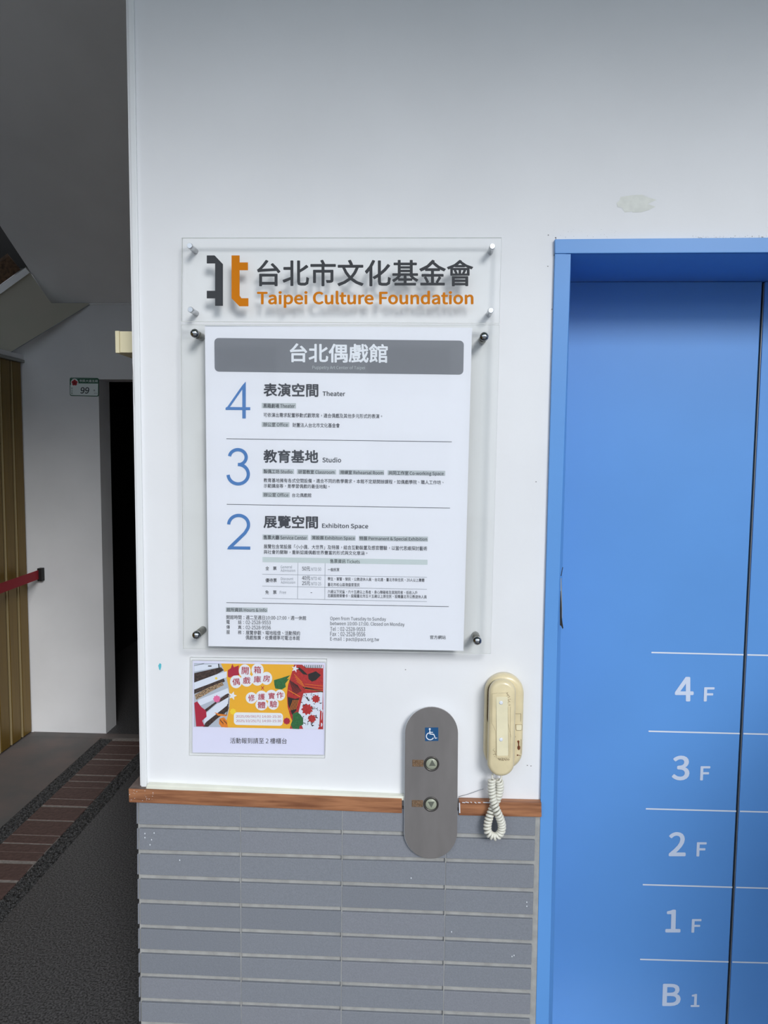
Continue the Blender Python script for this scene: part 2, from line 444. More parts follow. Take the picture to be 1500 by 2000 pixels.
# back wall of the passage with the dark doorway
back = empty('wall_back', (-1.9, YB+.05, 0)); tag(back, 'pale passage wall at the far end beside the dark doorway', 'wall', kind='structure')
dx0 = at(200, 1100, YB).x; dz1 = at(220, 741, YB).z
box('plaster', XL-.3, dx0, YB, YB+.14, 0.0, 3.4, m_soffit, back)
box('plaster', dx0, XC, YB, YB+.14, dz1, 3.4, m_soffit, back); box('plaster', XC+.001, XC+1.3, YB, YB+.14, 0.0, 3.4, m_soffit, back)
dark = empty('wall_room', (-1, 5, 0)); tag(dark, 'near-black walls standing in for the unlit room seen through the dark doorway', 'wall', kind='structure')
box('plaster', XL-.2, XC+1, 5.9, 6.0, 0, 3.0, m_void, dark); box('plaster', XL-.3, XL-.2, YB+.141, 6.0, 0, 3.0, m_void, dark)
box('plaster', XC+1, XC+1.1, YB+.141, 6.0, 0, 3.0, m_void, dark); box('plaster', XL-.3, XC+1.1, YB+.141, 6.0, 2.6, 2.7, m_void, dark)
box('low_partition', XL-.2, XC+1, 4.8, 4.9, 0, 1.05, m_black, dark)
# end of the wall block (the side the camera does not see) 
side = empty('wall_right', (XC+.1, 1.2, 0)); tag(side, 'passage side wall behind the front wall', 'wall', kind='structure')
box('plaster', xl+.004, xl+.15, 0.201, YB-.001, 0, CEIL, m_soffit, side)
# left wall, stair stringer, soffit
left = empty('wall_left', (XL-.05, 1.0, 0)); tag(left, 'tan stained passage wall above the gold folding door', 'wall', kind='structure')
sx = at(100, 592, YB).x; ZB = at(100, 592, YB).z; sl = 0.565; d0 = YB; HZ = 2.138; DZ = 2.11
def soz(y): return ZB+(d0-y)*sl
yk = d0-(CEIL-ZB)/sl
box('header', XL-.1, XL+.004, -2.5, YB-.0005, DZ+.003, HZ, m_soffit, left)
# stringer surface with the opening near its upper edge
A = at(50, 521, 0); 
def onx(px, py, X):
    d = img2world(Vector((px-750., py-1000., F))); t = (X-CAM.x)/d.x; return CAM+d*t
o1 = onx(50, 521, sx); o2 = onx(0, 558, sx)
dy_ = (o2.z-o1.z)/(o2.y-o1.y)
o3 = (sx, o1.y-.6, o1.z-.6*dy_)
t1 = at(180, 592, YB); t2 = onx(22, 688, XL+.004)
pn = (t2-t1).cross(o1-t1).normalized()
def onp(px, py, push=0.0):
    d = img2world(Vector((px-750., py-1000., F))); t = ((t1-CAM).dot(pn))/d.dot(pn); return CAM+d*t
q1 = onp(100, 592); q2 = onp(50.5, 521.5); q3 = onp(0, 558); q4 = q3+(q3-q2)*1.3; q6 = onp(0, 681); q5 = q6+(q6-t2)*3.0
mk('stringer', [t1, q1, q2, q3, q4, q5, q6, t2], [[0, 1, 7], [1, 2, 7], [2, 3, 7], [3, 6, 7], [3, 4, 6], [4, 5, 6]], m_stringer, left)
tube('stringer_joint', [t1+Vector((0, -.002, -.001)), t2+Vector((0, -.002, 0))], .0016, m_inkl, left)
tube('stringer_joint', [at(101, 593.5, YB-.004), at(262, 593.5, YB-.004)], .004, m_soffit2, left)
dl = (q3-q2).normalized()
up_ = (Vector((0, 0, 1))-dl*dl.z).normalized()
def slab(name, a, b, h, dpt, m):
    n = pn if pn.dot(CAM-a) < 0 else -pn
    v = []
    for p in (a, b):
        for (hh, dd) in ((0, 0), (h, 0), (h, dpt), (0, dpt)): v.append(p+up_*hh+n*dd)
    return fixn(mk(name, v, [[0, 1, 2, 3], [4, 5, 6, 7], [0, 1, 5, 4], [1, 2, 6, 5], [2, 3, 7, 6], [3, 0, 4, 7]], m, left))
slab('opening_lip', q2+dl*.004, q4, -.030, -.008, m_soffit2)
slab('stair_board', q2+dl*.03+up_*.004, q4+up_*.004, .085, .05, m_brownboard)
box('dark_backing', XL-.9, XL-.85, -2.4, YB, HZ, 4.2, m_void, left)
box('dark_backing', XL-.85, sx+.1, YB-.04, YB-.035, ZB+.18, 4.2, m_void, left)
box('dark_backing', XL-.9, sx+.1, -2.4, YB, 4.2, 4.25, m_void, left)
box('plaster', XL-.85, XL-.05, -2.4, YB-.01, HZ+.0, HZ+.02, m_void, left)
box('plaster', sx-.09, sx-.01, -2.45, 1.2, 2.75, CEIL+.9, m_soffit, left)
# ceiling : sloping stair soffit then an unseen flat canopy shaped to shade the upper wall
ce = empty('ceiling', (0, 0, CEIL)); tag(ce, 'grey stair soffit sloping down into the passage and an unseen flat shading canopy before it', 'ceiling', kind='structure')
fixn(mk('stair_soffit', [(sx, YB-.0005, ZB), (xl+.2, YB-.0005, ZB), (xl+.2, yk, CEIL), (sx, yk, CEIL),
     (sx, YB-.0005, ZB+.16), (xl+.2, YB-.0005, ZB+.16), (xl+.2, yk, CEIL+.16), (sx, yk, CEIL+.16)],
     [[0, 1, 2, 3], [4, 5, 6, 7], [0, 1, 5, 4], [1, 2, 6, 5], [2, 3, 7, 6], [3, 0, 4, 7]], m_soffit2, ce))
CANY = -2.0
box('canopy', XL-.1, xl+.2, CANY, yk, CEIL, CEIL+.15, m_ceil, ce)
box('canopy', xl+.2, WX1, CANY, 0.2, CEIL, CEIL+.15, m_ceil, ce)
wr = box('wall_side', WX1, WX1+.15, -2.2, 0.2, 0, CEIL, m_wall); tag(wr, 'unseen white wall added for the light, closing the right end of the porch', 'wall', kind='structure')  # unseen end wall, added to match the light in the porch
pw_ = box('wall_low_shade', 1.47, 1.62, -1.85, -0.02, 0, 1.5, m_tile); tag(pw_, 'unseen low grey wall added to shade the lower right of the lift door', 'wall', kind='structure')  # unseen low wall, added to darken the lower right of the lift door
# street side behind the camera: paving and the building opposite, which the acrylic mirrors
gr = box('street', -30, 30, -26, -3.2, -0.15, -0.05, m_street); tag(gr, 'pale street paving in front of the porch', 'street', kind='structure')
fb = empty('building', (0, -18, -0.05)); tag(fb, 'pale rendered building across the street with rows of windows', 'building', kind='structure')
box('facade', -22, 22, -18.4, -18.0, -0.05, 5.2, m_facade, fb)
wmesh = None
for r_ in range(2):
    for c_ in range(9):
        x = -19+c_*4.7; z = 0.9+r_*2.3
        if wmesh is None:
            o = box('window', -1.1, 1.1, 0, .04, 0, 1.3, m_glass, fb); wmesh = o.data
        else:
            o = bpy.data.objects.new('window', wmesh); C.objects.link(o); o.parent = fb; o.matrix_parent_inverse = fb.matrix_world.inverted()
        o.location = (x, -17.999, z)

# ================================================================== GOLD FOLDING DOOR ON THE LEFT
gd = empty('door_2', (XL, 1.0, 0)); tag(gd, 'gold brown folding metal door along the left of the passage', 'door', kind='structure')
pwid = 0.109
y = YB-0.005; k = 0
while y > -2.4:
    y0 = y-pwid
    v = [(XL-.03, y0+.014, .012), (XL-.006, y0+.022, .012), (XL-.006, y-.012, .012), (XL-.03, y-.002, .012)]
    v = v+[(a, b, DZ-.018) for a, b, _ in v]
    fixn(mk('panel', v, [[0, 1, 2, 3], [4, 5, 6, 7], [0, 1, 5, 4], [1, 2, 6, 5], [2, 3, 7, 6], [3, 0, 4, 7]], m_gold, gd))
    box('metal_strip', XL-.024, XL-.003, y0+.005, y0+.009, .012, DZ-.018, m_goldstrip, gd, 0.001)
    y = y0; k += 1
box('door_backing', XL-.06, XL-.035, -2.4, YB-.005, 0.0, DZ, m_brownboard, gd)
box('door_rail', XL-.03, XL+.012, -2.4, YB-.005, DZ-.016, DZ, m_nut, gd, 0.002)

# ================================================================== LIFT DOOR
lift = empty('door_1', (0.87, 0.25, 0)); tag(lift, 'blue enamelled lift door with white floor markings inside a blue frame', 'lift door', kind='structure')
DY = 0.25
ytop = 0.0
# frame faces
fh = pprism('frame_header', [(1084, 467), (1760, 462), (1760, 492), (1084, 495)], -0.010, 0.060, m_blue, lift, 0.0015)
pprism('frame_jamb', [(1084, 495.6), (1115, 495.6), (1088.5, 1250), (1065, 2290), (1040, 2290), (1063, 1250)], -0.008, 0.004, m_blue, lift, 0.001)
# slanting return of the jamb and its inner side
q = [(1114.5, 495.6), (1088.0, 1250), (1064.5, 2290)]; w2 = [1.0, 7.0, 8.0]
v = []
for (a, b), e in zip(q, w2):
    p = at(a, b, 0.004); v.append((p.x, 0.004, p.z)); p = at(a+e, b, 0.03); v.append((p.x, 0.03, p.z))
    v.append((p.x+.002, DY-.02, p.z))
mk('jamb_return', v, [[0, 1, 4, 3], [3, 4, 7, 6], [1, 2, 5, 4], [4, 5, 8, 7]], m_blue, lift)
rx = ex1
hz = at(1290, 494, -0.01).z
zt = at(1290, 549, DY).z
mk('recess_soffit', [(ex0-.004, -.009, hz-.001), (rx, -.009, hz-.001), (rx, DY+.03, zt-.001), (exd, DY+.03, zt-.001)], [[0, 1, 2, 3]], m_blue, lift)
box('frame_jamb', rx-.035, rx, -0.008, DY, 0.0, hz-.003, m_blue, lift, 0.001)
# door panels and the centre gap
gl = [(1488.5, 549), (1416.5, 2000)]
def gx(z, off):
    a = at(1488.5+off, 549, DY); b = at(1416.8+off, 2000, DY); t = (a.z-z)/(a.z-b.z); return a.x+(b.x-a.x)*t
def gap(off): return [(gx(0.005, off), 0.005), (gx(zt-.002, off), zt-.002)]
g1 = gap(0); g2 = gap(6.2)
prism('door_panel', [(exd, .005), g1[0], g1[1], (exd, zt-.002)], DY, DY+.03, m_blue, lift, 0.002)
prism('door_panel', [g2[0], (rx-.01, .005), (rx-.01, zt-.002), g2[1]], DY, DY+.03, m_blue, lift, 0.002)
box('gap_backing', g1[0][0]-.1, g2[0][0]+.15, DY+.032, DY+.04, 0, zt, m_black, lift)
g3 = gap(4.6)
prism('gap_seal', [(g3[0][0], .005), (g3[0][0]+.0017, .005), (g3[1][0]+.0017, zt-.004), (g3[1][0], zt-.004)], DY+.003, DY+.03, m_nut, lift)
box('sill_plate', ex0-.02, rx, 0.0, DY, 0.0, .004, m_steel, lift)
# floor markings
pr = Print(1030, 1250, 2.666)
B = 0.022
pr.T('4', 768, 866, 192, 320, 0, B, 0).T('F', 918, 972, 246, 320, 0, B, 3)
pr.T('3', 751, 843, 602, 731, 0, B, 4).T('F', 899, 950, 657, 731, 0, B, 3)
pr.T('2', 735, 824, 1000, 1126, 0, B, 3).T('F', 880, 931, 1053, 1127, 0, B, 3)
pr.T('1', 718, 797, 1404, 1523, 0, B, 3).T('F', 854, 904, 1453, 1524, 0, B, 3)
pr.T('B', 702, 797, 1790, 1906, 0, B, 4).T('1', 850, 896, 1843, 1911, 0, B, 3)
pr.build('lettering', DY-.0006, m_pale, lift)
ln = Print(1030, 1250, 2.666)
for (xa, ya, xg, ye) in ((646, 65, 1126, 80), (631, 475, 1106, 491), (617, 879, 1088, 896), (601, 1274, 1068, 1293), (587, 1663, 1048, 1682)):
    s_ = (ye-ya)/(1253-xa)
    ln.line(xa, ya, xg, ya+s_*(xg-xa), 7.2); ln.line(xg+19, ya+s_*(xg+19-xa), 1500, ya+s_*(1500-xa), 7.2)
ln.build('floor_line', DY-.0006, m_white, lift)
# torn strip on the jamb edge
te = Print(1040, 1050, 8.0)
te.poly([(440, 600), (455, 520), (470, 455), (478, 470), (462, 540), (452, 600)]).poly([(436, 830), (446, 840), (454, 1000), (458, 1240), (470, 1340), (482, 1410), (470, 1430), (448, 1380), (428, 1370), (428, 1100)])
te.build('torn_gap', -0.0095, m_black, lift)
te2 = Print(1040, 1050, 8.0)
te2.poly([(440, 640), (450, 625), (458, 800), (462, 1000), (468, 1260), (462, 1262), (452, 1000), (440, 790)])
te2.build('torn_metal', -0.010, m_steel, lift)

# ================================================================== SIGNS
def plate(name, pix, y0, y1, parent, name2=None):
    """clear sheet: faces clear, edges with the edge material"""
    pts = [P(a, b, y0) for a, b in pix]; n = 4
    v = [(p[0], y0, p[1]) for p in pts]+[(p[0], y1, p[1]) for p in pts]
    f = [[0, 1, 2, 3], [7, 6, 5, 4]]+[[i, i+4, (i+1) % 4+4, (i+1) % 4] for i in range(4)]
    o = mk(name, v, f, m_acr, parent, mats=[m_acr, m_acre], fmat=[0, 0, 1, 1, 1, 1])
    return fixn(o)
# ---- foundation sign
fs = empty('foundation_sign', tuple(at(667, 547, -.02))); tag(fs, 'clear acrylic sign with charcoal and orange foundation lettering, above the big floor directory', 'sign')
plate('acrylic_sheet', [(355, 464), (980, 463.5), (975.5, 631.5), (353.5, 627.5)], -0.0365, -0.029, fs)
s = 2.2727
Print(340, 450, s).T('台北市文化基金會', 368, 1328, 130, 248, 0.0, 0.016).build('chinese_lettering', -0.0370, m_logo, fs)
Print(340, 450, s).T('Taipei Culture Foundation', 368, 1329, 268, 344, 0.0, 0.03).build('english_lettering', -0.0370, m_orange, fs)
Print(340, 450, s).poly([(145, 111), (180, 111), (217, 150), (217, 335), (182, 335), (182, 302), (145, 302), (145, 268), (182, 268), (182, 147), (145, 147)]).build('grey_emblem', -0.0370, m_logo, fs)
Print(340, 450, s).poly([(255, 111), (291, 111), (291, 142), (328, 142), (328, 177), (291, 177), (291, 290), (299, 301), (330, 301), (330, 337), (290, 337), (255, 301)]).build('orange_emblem', -0.0370, m_orange, fs)
for (x, y) in ((371, 480.5), (961.5, 481.5), (372.5, 605), (958.5, 606.5)):
    p = at(x, y, -0.041)
    lathe_y('standoff', p.x, p.z, [(.0062, -.0005), (.0062, -.0430), (.0055, -.0443)], m_steel, fs, 20)
# ---- floor directory
ds = empty('floor_directory', tuple(at(655, 955, -.02))); tag(ds, 'large white directory of floors 4, 3 and 2 in clear acrylic on chrome bolts', 'sign')
pc_ = [(353, 634), (976, 634.5), (958.5, 1277), (357.5, 1267)]
plate('acrylic_sheet', pc_, -0.038, -0.034, ds)
plate('acrylic_sheet', pc_, -0.0462, -0.0420, ds)
pp = pprism('poster', [(400, 636), (922, 640), (905, 1271), (407, 1262)], -0.0405, -0.0395, m_paper, ds)
k1 = -0.0408; k2 = -0.0411
Z = 2.6316
p_bar = Print(390, 630, Z); p_bar.poly(rrect([(75, 79), (1358, 93), (1355, 268), (77, 252)], 22)).build('header_band', k1, m_bar, ds)
wt = Print(390, 630, Z); wt.T('台北偶戲館', 463, 967, 106, 204, .008, .022); wt.build('title_lettering', k2, m_white, ds)
gt = Print(390, 630, Z); gt.T('Puppetry Art Center of Taipei', 579, 850, 221, 243, .008, -.004); gt.build('subtitle_lettering', k2, m_tag, ds)
tb0 = None; tg = Print(390, 630, Z); ink = Print(390, 630, Z); ink.stag = False; inl = Print(390, 630, Z)
hb = .024; sb = .016
ink.T('表演空間', 328, 610, 311, 380, .008, hb).T('Theater', 632, 748, 352, 377, .01, sb)
def box4(p, x0, x1, y0, y1, sl_=.0125):
    if p is tg: p = Print(*p.o)
    p.poly([(x0, y0), (x1, y0+sl_*(x1-x0)), (x1, y1+sl_*(x1-x0)), (x0, y1)])
    if p.o and tg is not None and len(p.f) == 1 and p is not tb0: p.build('grey_tag', k1, m_tag, ds)
box4(tg, 319, 495, 413, 440, .008); ink.T('黑箱劇場 Theater', 327, 489, 416, 439, .008, .012)
ink.T('可依演出需求配置移動式觀眾席，適合偶戲及其他多元形式的表演。', 328, 938, 463, 486, .012, .005)
box4(tg, 319, 461, 511, 536, .01); ink.T('辦公室 Office', 327, 453, 513, 535, .008, .005).T('財團法人台北市文化基金會', 477, 720, 515, 538, .01, .005)
ink.line(137, 597, 1296, 613, 2.6)
# section 3
for q_ in (ink, tg, inl): q_.org(390, 860, Z)
ink.T('教育基地', 328, 610, 47, 115, .01, hb).T('Studio', 631, 727, 87, 113, .01, sb)
for (t, a, b, c, d) in (('製偶工坊 Studio', 323, 485, 329, 477), ('研習教室 Classroom', 500, 701, 507, 693), ('排練室 Rehearsal Room', 716, 948, 723, 944), ('共同工作室 Co-working Space', 966, 1262, 971, 1254)):
    o_ = .012*(a-323); box4(tg, a, b, 146+o_, 171+o_, .012); ink.T(t, c, d, 149+o_, 170+o_+(4 if 'g' in t else 0), .012, .012)
ink.T('教育基地擁有各式空間設備，適合不同的教學需求。本館不定期開辦課程，如偶戲學院、職人工作坊、', 329, 1254, 194, 216, .0125, .005)
ink.T('示範講座等，是學習偶戲的最佳地點。', 329, 668, 223, 244, .0125, .005)
box4(tg, 323, 463, 266, 292); ink.T('辦公室 Office', 329, 456, 269, 290, .012, .005).T('台北偶戲館', 475, 574, 271, 292, .012, .005)
ink.line(139, 329, 1287, 348, 2.6)
# section 2
ink.T('展覽空間', 328, 608, 385, 451, .012, hb).T('Exhibiton Space', 629, 866, 426, 456, .012, sb)
for (t, a, b, c, d) in (('售票大廳 Service Center', 323, 557, 328, 551), ('常設展 Exhibiton Space', 572, 801, 578, 797), ('特展 Permanent & Special Exhibition', 818, 1173, 821, 1169)):
    o_ = .013*(a-323); box4(tg, a, b, 484+o_, 510+o_, .013); ink.T(t, c, d, 487+o_, 510+o_, .013, .012)
ink.T('展覽包含常設展「小小偶．大世界」及特展，結合互動裝置及感官體驗，以當代思維探討藝術', 329, 1169, 534, 557, .0125, .005)
ink.T('與社會的關聯，重新認識偶戲世界豐富的形式與文化意涵。', 329, 862, 563, 584, .0125, .005)
for q_ in (ink, tg, inl): q_.org(390, 1080, Z)
tb = Print(390, 1080, Z); tb0 = tb; box4(tb, 323, 1171, 21, 47, .0165); tb.build('table_band', k1, m_tag2, ds)
ink.T('售票資訊 Tickets', 670, 823, 31, 53, .015, .004)
for (a, b) in ((109, 125), (170, 187), (233, 250)): inl.line(322, a, 1168, b, 1.8)
inl.line(505, 50, 503, 236, 1.8); inl.line(645, 52, 643, 238, 1.8)
ink.T('全　票', 338, 395, 69, 89, 0, .01).T('優待票', 338, 396, 130, 151, 0, .01).T('免　票', 337, 395, 192, 212, 0, .01)
inl.T('General', 416, 475, 64, 79).T('Admission', 416, 491, 82, 97).T('Discount', 417, 481, 125, 140).T('Admission', 417, 491, 143, 158).T('Free', 412, 444, 195, 210)
ink.T('50元', 526, 568, 70, 92, 0, .006).T('40元', 526, 568, 118, 140, 0, .006).T('25元', 526, 568, 145, 167, 0, .006).T('一般民眾', 658, 718, 77, 95, 0, .006)
inl.T('NTD 50', 574, 624, 75, 92).T('NTD 40', 574, 624, 123, 140).T('NTD 25', 574, 624, 150, 167); ink.line(570, 204, 578, 204, 2.5)
ink.T('學生、軍警、榮民、公教退休人員、台北通、臺北市新住民、20人以上團體', 658, 1155, 124, 142, .014, .004)
ink.T('臺北市松山區復盛里里民', 658, 822, 153, 171, .012, .004)
ink.T('六歲以下兒童、六十五歲以上長者、身心障礙者及其陪同者、低收入戶', 658, 1118, 189, 207, .0135, .004)
ink.T('志願服務榮譽卡、設籍臺北市五十五歲以上原住民、設籍臺北市公教退休人員', 658, 1167, 210, 228, .0135, .004)
ink.line(137, 255, 1280, 276, 2.6)
box4(tg, 134, 349, 279, 303, .012); ink.T('館所資訊 Hours & Info', 138, 344, 281, 302, .012, .008)
ink.T('開館時間：週二至週日10:00-17:00，週一休館', 137, 547, 319, 341, .012, .005)
for (t, y) in (('電', 345), ('傳', 371), ('服', 397)): ink.T(t, 137, 155, y, y+20, 0, .005)
for (t, y) in (('話', 346), ('真', 372), ('務', 398)): ink.T(t, 197, 215, y, y+20, 0, .005)
for y in (347, 373, 399): ink.T('：', 224, 227, y+3, y+17, 0, .01)
ink.T('02-2528-9553', 237, 365, 347, 366, .008, .004).T('02-2528-9556', 237, 365, 373, 392, .008, .004)
ink.T('展覽參觀、場地租借、活動預約', 237, 516, 398, 421, .012, .005).T('偶戲推廣，收費標準可電洽本館', 236, 514, 423, 446, .012, .005)
ink.T('Open from Tuesday to Sunday', 671, 958, 326, 350, .013, .003).T('between 10:00-17:00. Closed on Monday', 671, 1053, 352, 376, .013, .003)
ink.T('Tel：02-2528-9553', 671, 851, 379, 400, .01, .003).T('Fax：02-2528-9556', 671, 851, 405, 427, .01, .003).T('E-mail：pact@pact.org.tw', 671, 922, 431, 456, .013, .003)
ink.T('官方網站', 1184, 1265, 423, 443, .01, .006)
ink.build('dark_lettering', k2, m_ink, ds); inl.build('fine_lettering', k2, m_inkl, ds)
# blue floor numerals
nb = Print(390, 630, Z)
nb.poly([(219, 338), (237, 303), (237, 493), (219, 493)]).poly([(133, 449), (133, 440), (137, 434), (260, 435), (260, 450)]).poly([(133, 446), (219, 323), (237, 303), (237, 318), (153, 438)])
nb.build('floor_numeral', k2, m_bluei, ds)
def arc(cx, cy, rx_, ry_, a0, a1, n=22): return [(cx+rx_*math.cos(math.radians(a0+(a1-a0)*i/n)), cy+ry_*math.sin(math.radians(a0+(a1-a0)*i/n))) for i in range(n+1)]
nb = Print(390, 860, Z)
for q_ in strokepoly(arc(196, 87, 43, 39, -172, 78), 17)+strokepoly(arc(198, 174, 52, 50, -92, 176), 17): nb.poly(q_)
nb.build('floor_numeral', k2, m_bluei, ds)
nb = Print(390, 860, Z)
for q_ in strokepoly(arc(200, 434, 51, 48, -178, 28)+[(232, 477), (150, 556)], 17): nb.poly(q_)
nb.poly([(140, 560), (152, 545), (260, 546), (260, 562)])
nb.build('floor_numeral', k2, m_bluei, ds)
for (x, y) in ((379.5, 650.5), (946, 657), (932.5, 1252), (383, 1241)):
    p = at(x, y, -0.054); r_ = .0098
    prof = [(.0085, -.0005), (.0085, -.034)]
    lathe_y('spacer', p.x, p.z, prof, m_nut, ds, 24)
    lathe_y('washer', p.x, p.z, [(.0092, -.0463), (.0095, -.0475), (.0085, -.0485)], m_nut, ds, 24)
    prof = [(.0075, -.0486), (.0094, -.0500)]+[(r_*math.cos(t*math.pi/2/8), -.0510-.0085*math.sin(t*math.pi/2/8)) for t in range(0, 8)]+[(.0004, -.0595)]
    lathe_y('dome_nut', p.x, p.z, prof, m_chrome, ds, 28)
# ---- leaflet in an acrylic holder
S5 = 5.1724
lf = empty('leaflet_holder', tuple(at(505, 1385, -.004))); tag(lf, 'small clear acrylic holder with a colourful orange event leaflet, below the directory', 'leaflet holder')
plate('acrylic_sheet', [(371, 1283.5), (638.5, 1287), (634.5, 1481), (369.5, 1475.5)], -0.0035, -0.0005, lf)
plate('acrylic_sheet', [(374, 1289), (636, 1293), (633, 1475), (373, 1470.5)], -0.0085, -0.0065, lf)
def lp(p): return [(360+x/S5, 1280+y/S5) for x, y in p]
pprism('paper', lp([(85, 55), (1425, 75), (1415, 1008), (82, 985)]), -0.0048, -0.0042, m_paper2, lf)
e1, e2, e3, e4 = -.0050, -.0052, -.0054, -.0056
m_or2 = mat('orange_print', (232, 174, 44), .6); m_mar = mat('maroon_print', (170, 30, 60), .6); m_dk = mat('dark_brown_print', (62, 46, 42), .6, var=.6, scale=250)
m_dr = mat('drawer_grey_print', (178, 186, 200), .6); m_drl = mat('drawer_white_print', (218, 224, 238), .6); m_pk = mat('pink_print', (226, 110, 160), .6)
m_rp = mat('red_print', (176, 44, 44), .6, var=.15, scale=200); m_gp = mat('green_print', (44, 104, 58), .6, var=.2, scale=300); m_yp = mat('yellow_print', (240, 208, 50), .6)
m_blk = mat('black_print', (36, 32, 34), .6); m_or3 = mat('tiger_orange_print', (222, 128, 40), .6); m_orn = mat('ornament_print', (200, 168, 132), .6, col2=(60, 48, 40), scale=350)
pt = Print(360, 1280, S5).poly([(97, 78), (470, 84), (470, 727), (97, 722)]).build('photo_print', e1, m_dr, lf)
pt = Print(360, 1280, S5); pt.poly([(100, 180), (280, 140), (370, 120), (400, 150), (330, 190), (100, 275)]).poly([(100, 345), (270, 275), (400, 232), (410, 265), (250, 330), (100, 390)]).poly([(190, 560), (300, 480), (440, 380), (455, 400), (330, 480), (200, 590)])
pt.poly([(350, 470), (440, 400), (455, 430), (440, 560), (330, 640), (240, 722), (190, 722)]); pt.each('photo_dark_shape', e2, m_dk, lf)
pt = Print(360, 1280, S5); pt.poly([(105, 400), (230, 330), (380, 270), (400, 300), (260, 370), (120, 450)]); pt.build('photo_ornament', e3, m_orn, lf)
pt = Print(360, 1280, S5); pt.poly([(100, 275), (330, 190), (430, 160), (430, 220), (250, 290), (100, 345)]).poly([(140, 450), (440, 330), (452, 380), (250, 470), (130, 520)]).poly([(200, 600), (330, 490), (450, 420), (440, 500), (200, 690)]).poly([(100, 95), (340, 88), (350, 120), (100, 165)])
pt.each('drawer_front', e3, m_drl, lf)
Print(360, 1280, S5).line(100, 106, 200, 82, 4).line(345, 85, 352, 135, 10).line(240, 108, 275, 108, 10).each('drawer_line', e4, m_blk, lf)
og = [(370, 82), (1110, 93), (1078, 200), (1048, 300), (1036, 400), (1044, 520), (1072, 620), (1090, 660), (1065, 741), (405, 728), (437, 620), (455, 520), (459, 430), (450, 330), (420, 200)]
Print(360, 1280, S5).poly(og).build('orange_ground', e2, m_or2, lf)
Print(360, 1280, S5).poly([(1110, 93), (1405, 96), (1402, 747), (1065, 741), (1090, 660), (1072, 620), (1044, 520), (1036, 400), (1048, 300), (1078, 200)]).build('photo_print', e1, m_rp, lf)
pt = Print(360, 1280, S5)
for (cx, cy, r_) in ((1330, 440, 55), (1240, 560, 75), (1180, 640, 40), (1300, 680, 60), (1370, 560, 30), (1230, 420, 40), (1370, 700, 25)): pt.poly(disc(cx, cy, r_, 12))
pt.poly([(1190, 385), (1400, 370), (1390, 640), (1350, 745), (1200, 743), (1150, 600)])
pt.poly([(1190, 95), (1400, 97), (1400, 130), (1230, 125)])
pt.each('white_cloth_print', e2, m_drl, lf)
pt = Print(360, 1280, S5)
for k in range(70):
    cx, cy = R.uniform(1190, 1362), R.uniform(395, 720); a = R.uniform(0, 6.28); l = R.uniform(12, 26)
    if (cx < 1175+ (700-cy)*.05): continue
    pt.poly([(cx, cy), (cx+l*math.cos(a)+4, cy+l*math.sin(a)), (cx+1.6*l*math.cos(a), cy+1.6*l*math.sin(a)), (cx+l*math.cos(a+.5), cy+l*math.sin(a+.5))])
for k in range(10): pt.line(1215+k*19, 98, 1225+k*17, 130, 7)
pt.poly([(1250, 190), (1330, 160), (1380, 200), (1330, 250), (1290, 265), (1255, 240)]).poly([(1160, 120), (1200, 150), (1250, 200), (1200, 190), (1140, 130)])
for k in range(7): pt.line(1065+k*12, 250+k*8, 1110+k*12, 400-k*6, 7)
pt.poly([(1045, 420), (1120, 440), (1160, 430), (1130, 560), (1090, 600), (1050, 500)])
pt.poly([(1200, 315), (1400, 360), (1400, 375), (1200, 335)])
pt.build('black_pattern_print', e3, m_blk, lf)
pt = Print(360, 1280, S5)
for (cx, cy, r_) in ((1330, 440, 45), (1240, 545, 62), (1290, 640, 45)):
    pt.poly([(cx+(r_ if i % 2 else r_*.72)*math.cos(i*math.pi/9), cy+(r_ if i % 2 else r_*.72)*math.sin(i*math.pi/9)) for i in range(18)])
pt.line(1150, 560, 1210, 330, 14).line(1380, 560, 1370, 745, 16)
pt.each('red_flower_print', e4, m_rp, lf)
pt = Print(360, 1280, S5)
for k in range(4): pt.line(1110+k*8, 190+k*24, 1190+k*10, 270+k*18, 5)
for k in range(3): pt.line(1220, 290+k*26, 1400, 310+k*26, 4)
pt.line(1050, 350, 1170, 420, 8)
for k in range(5): pt.line(1060+k*16, 560-k*4, 1100+k*14, 450, 5)
pt.build('pale_stripe_print', e4, m_or3, lf)
puffs = [(610, 158, 60, 68), (740, 148, 62, 66), (522, 266, 60, 66), (630, 250, 62, 66), (738, 240, 62, 66), (830, 232, 58, 66), (678, 430, 58, 58), (780, 418, 60, 62), (880, 410, 62, 62), (966, 402, 52, 56), (780, 500, 62, 56), (898, 492, 56, 58)]
pt = Print(360, 1280, S5)
for i, (cx, cy, a, b) in enumerate(puffs): pt.poly(disc(cx, cy, a, 24, b))
pt.poly(rrect([(500, 575), (997, 583), (995, 712), (500, 702)], 34))
pt.each('white_puff', e3, m_white, lf)
pt = Print(360, 1280, S5)
for (t, a, b, c, d, r_) in (('開', 580, 650, 118, 192, .05), ('箱', 702, 775, 110, 182, .02), ('偶', 485, 560, 232, 302, -.1), ('戲', 592, 668, 218, 287, 0), ('庫', 700, 775, 208, 277, 0), ('房', 795, 865, 200, 267, .08), ('修', 645, 712, 396, 464, -.08), ('護', 745, 815, 386, 450, 0), ('實', 848, 915, 376, 442, 0), ('作', 930, 1002, 370, 434, 0), ('體', 742, 820, 468, 536, .0), ('驗', 862, 938, 458, 526, 0)):
    pt.T(t, a, b, c, d, 0, .012, 0, r_)
pt.line(778, 312, 804, 346, 6).line(804, 312, 778, 346, 6)
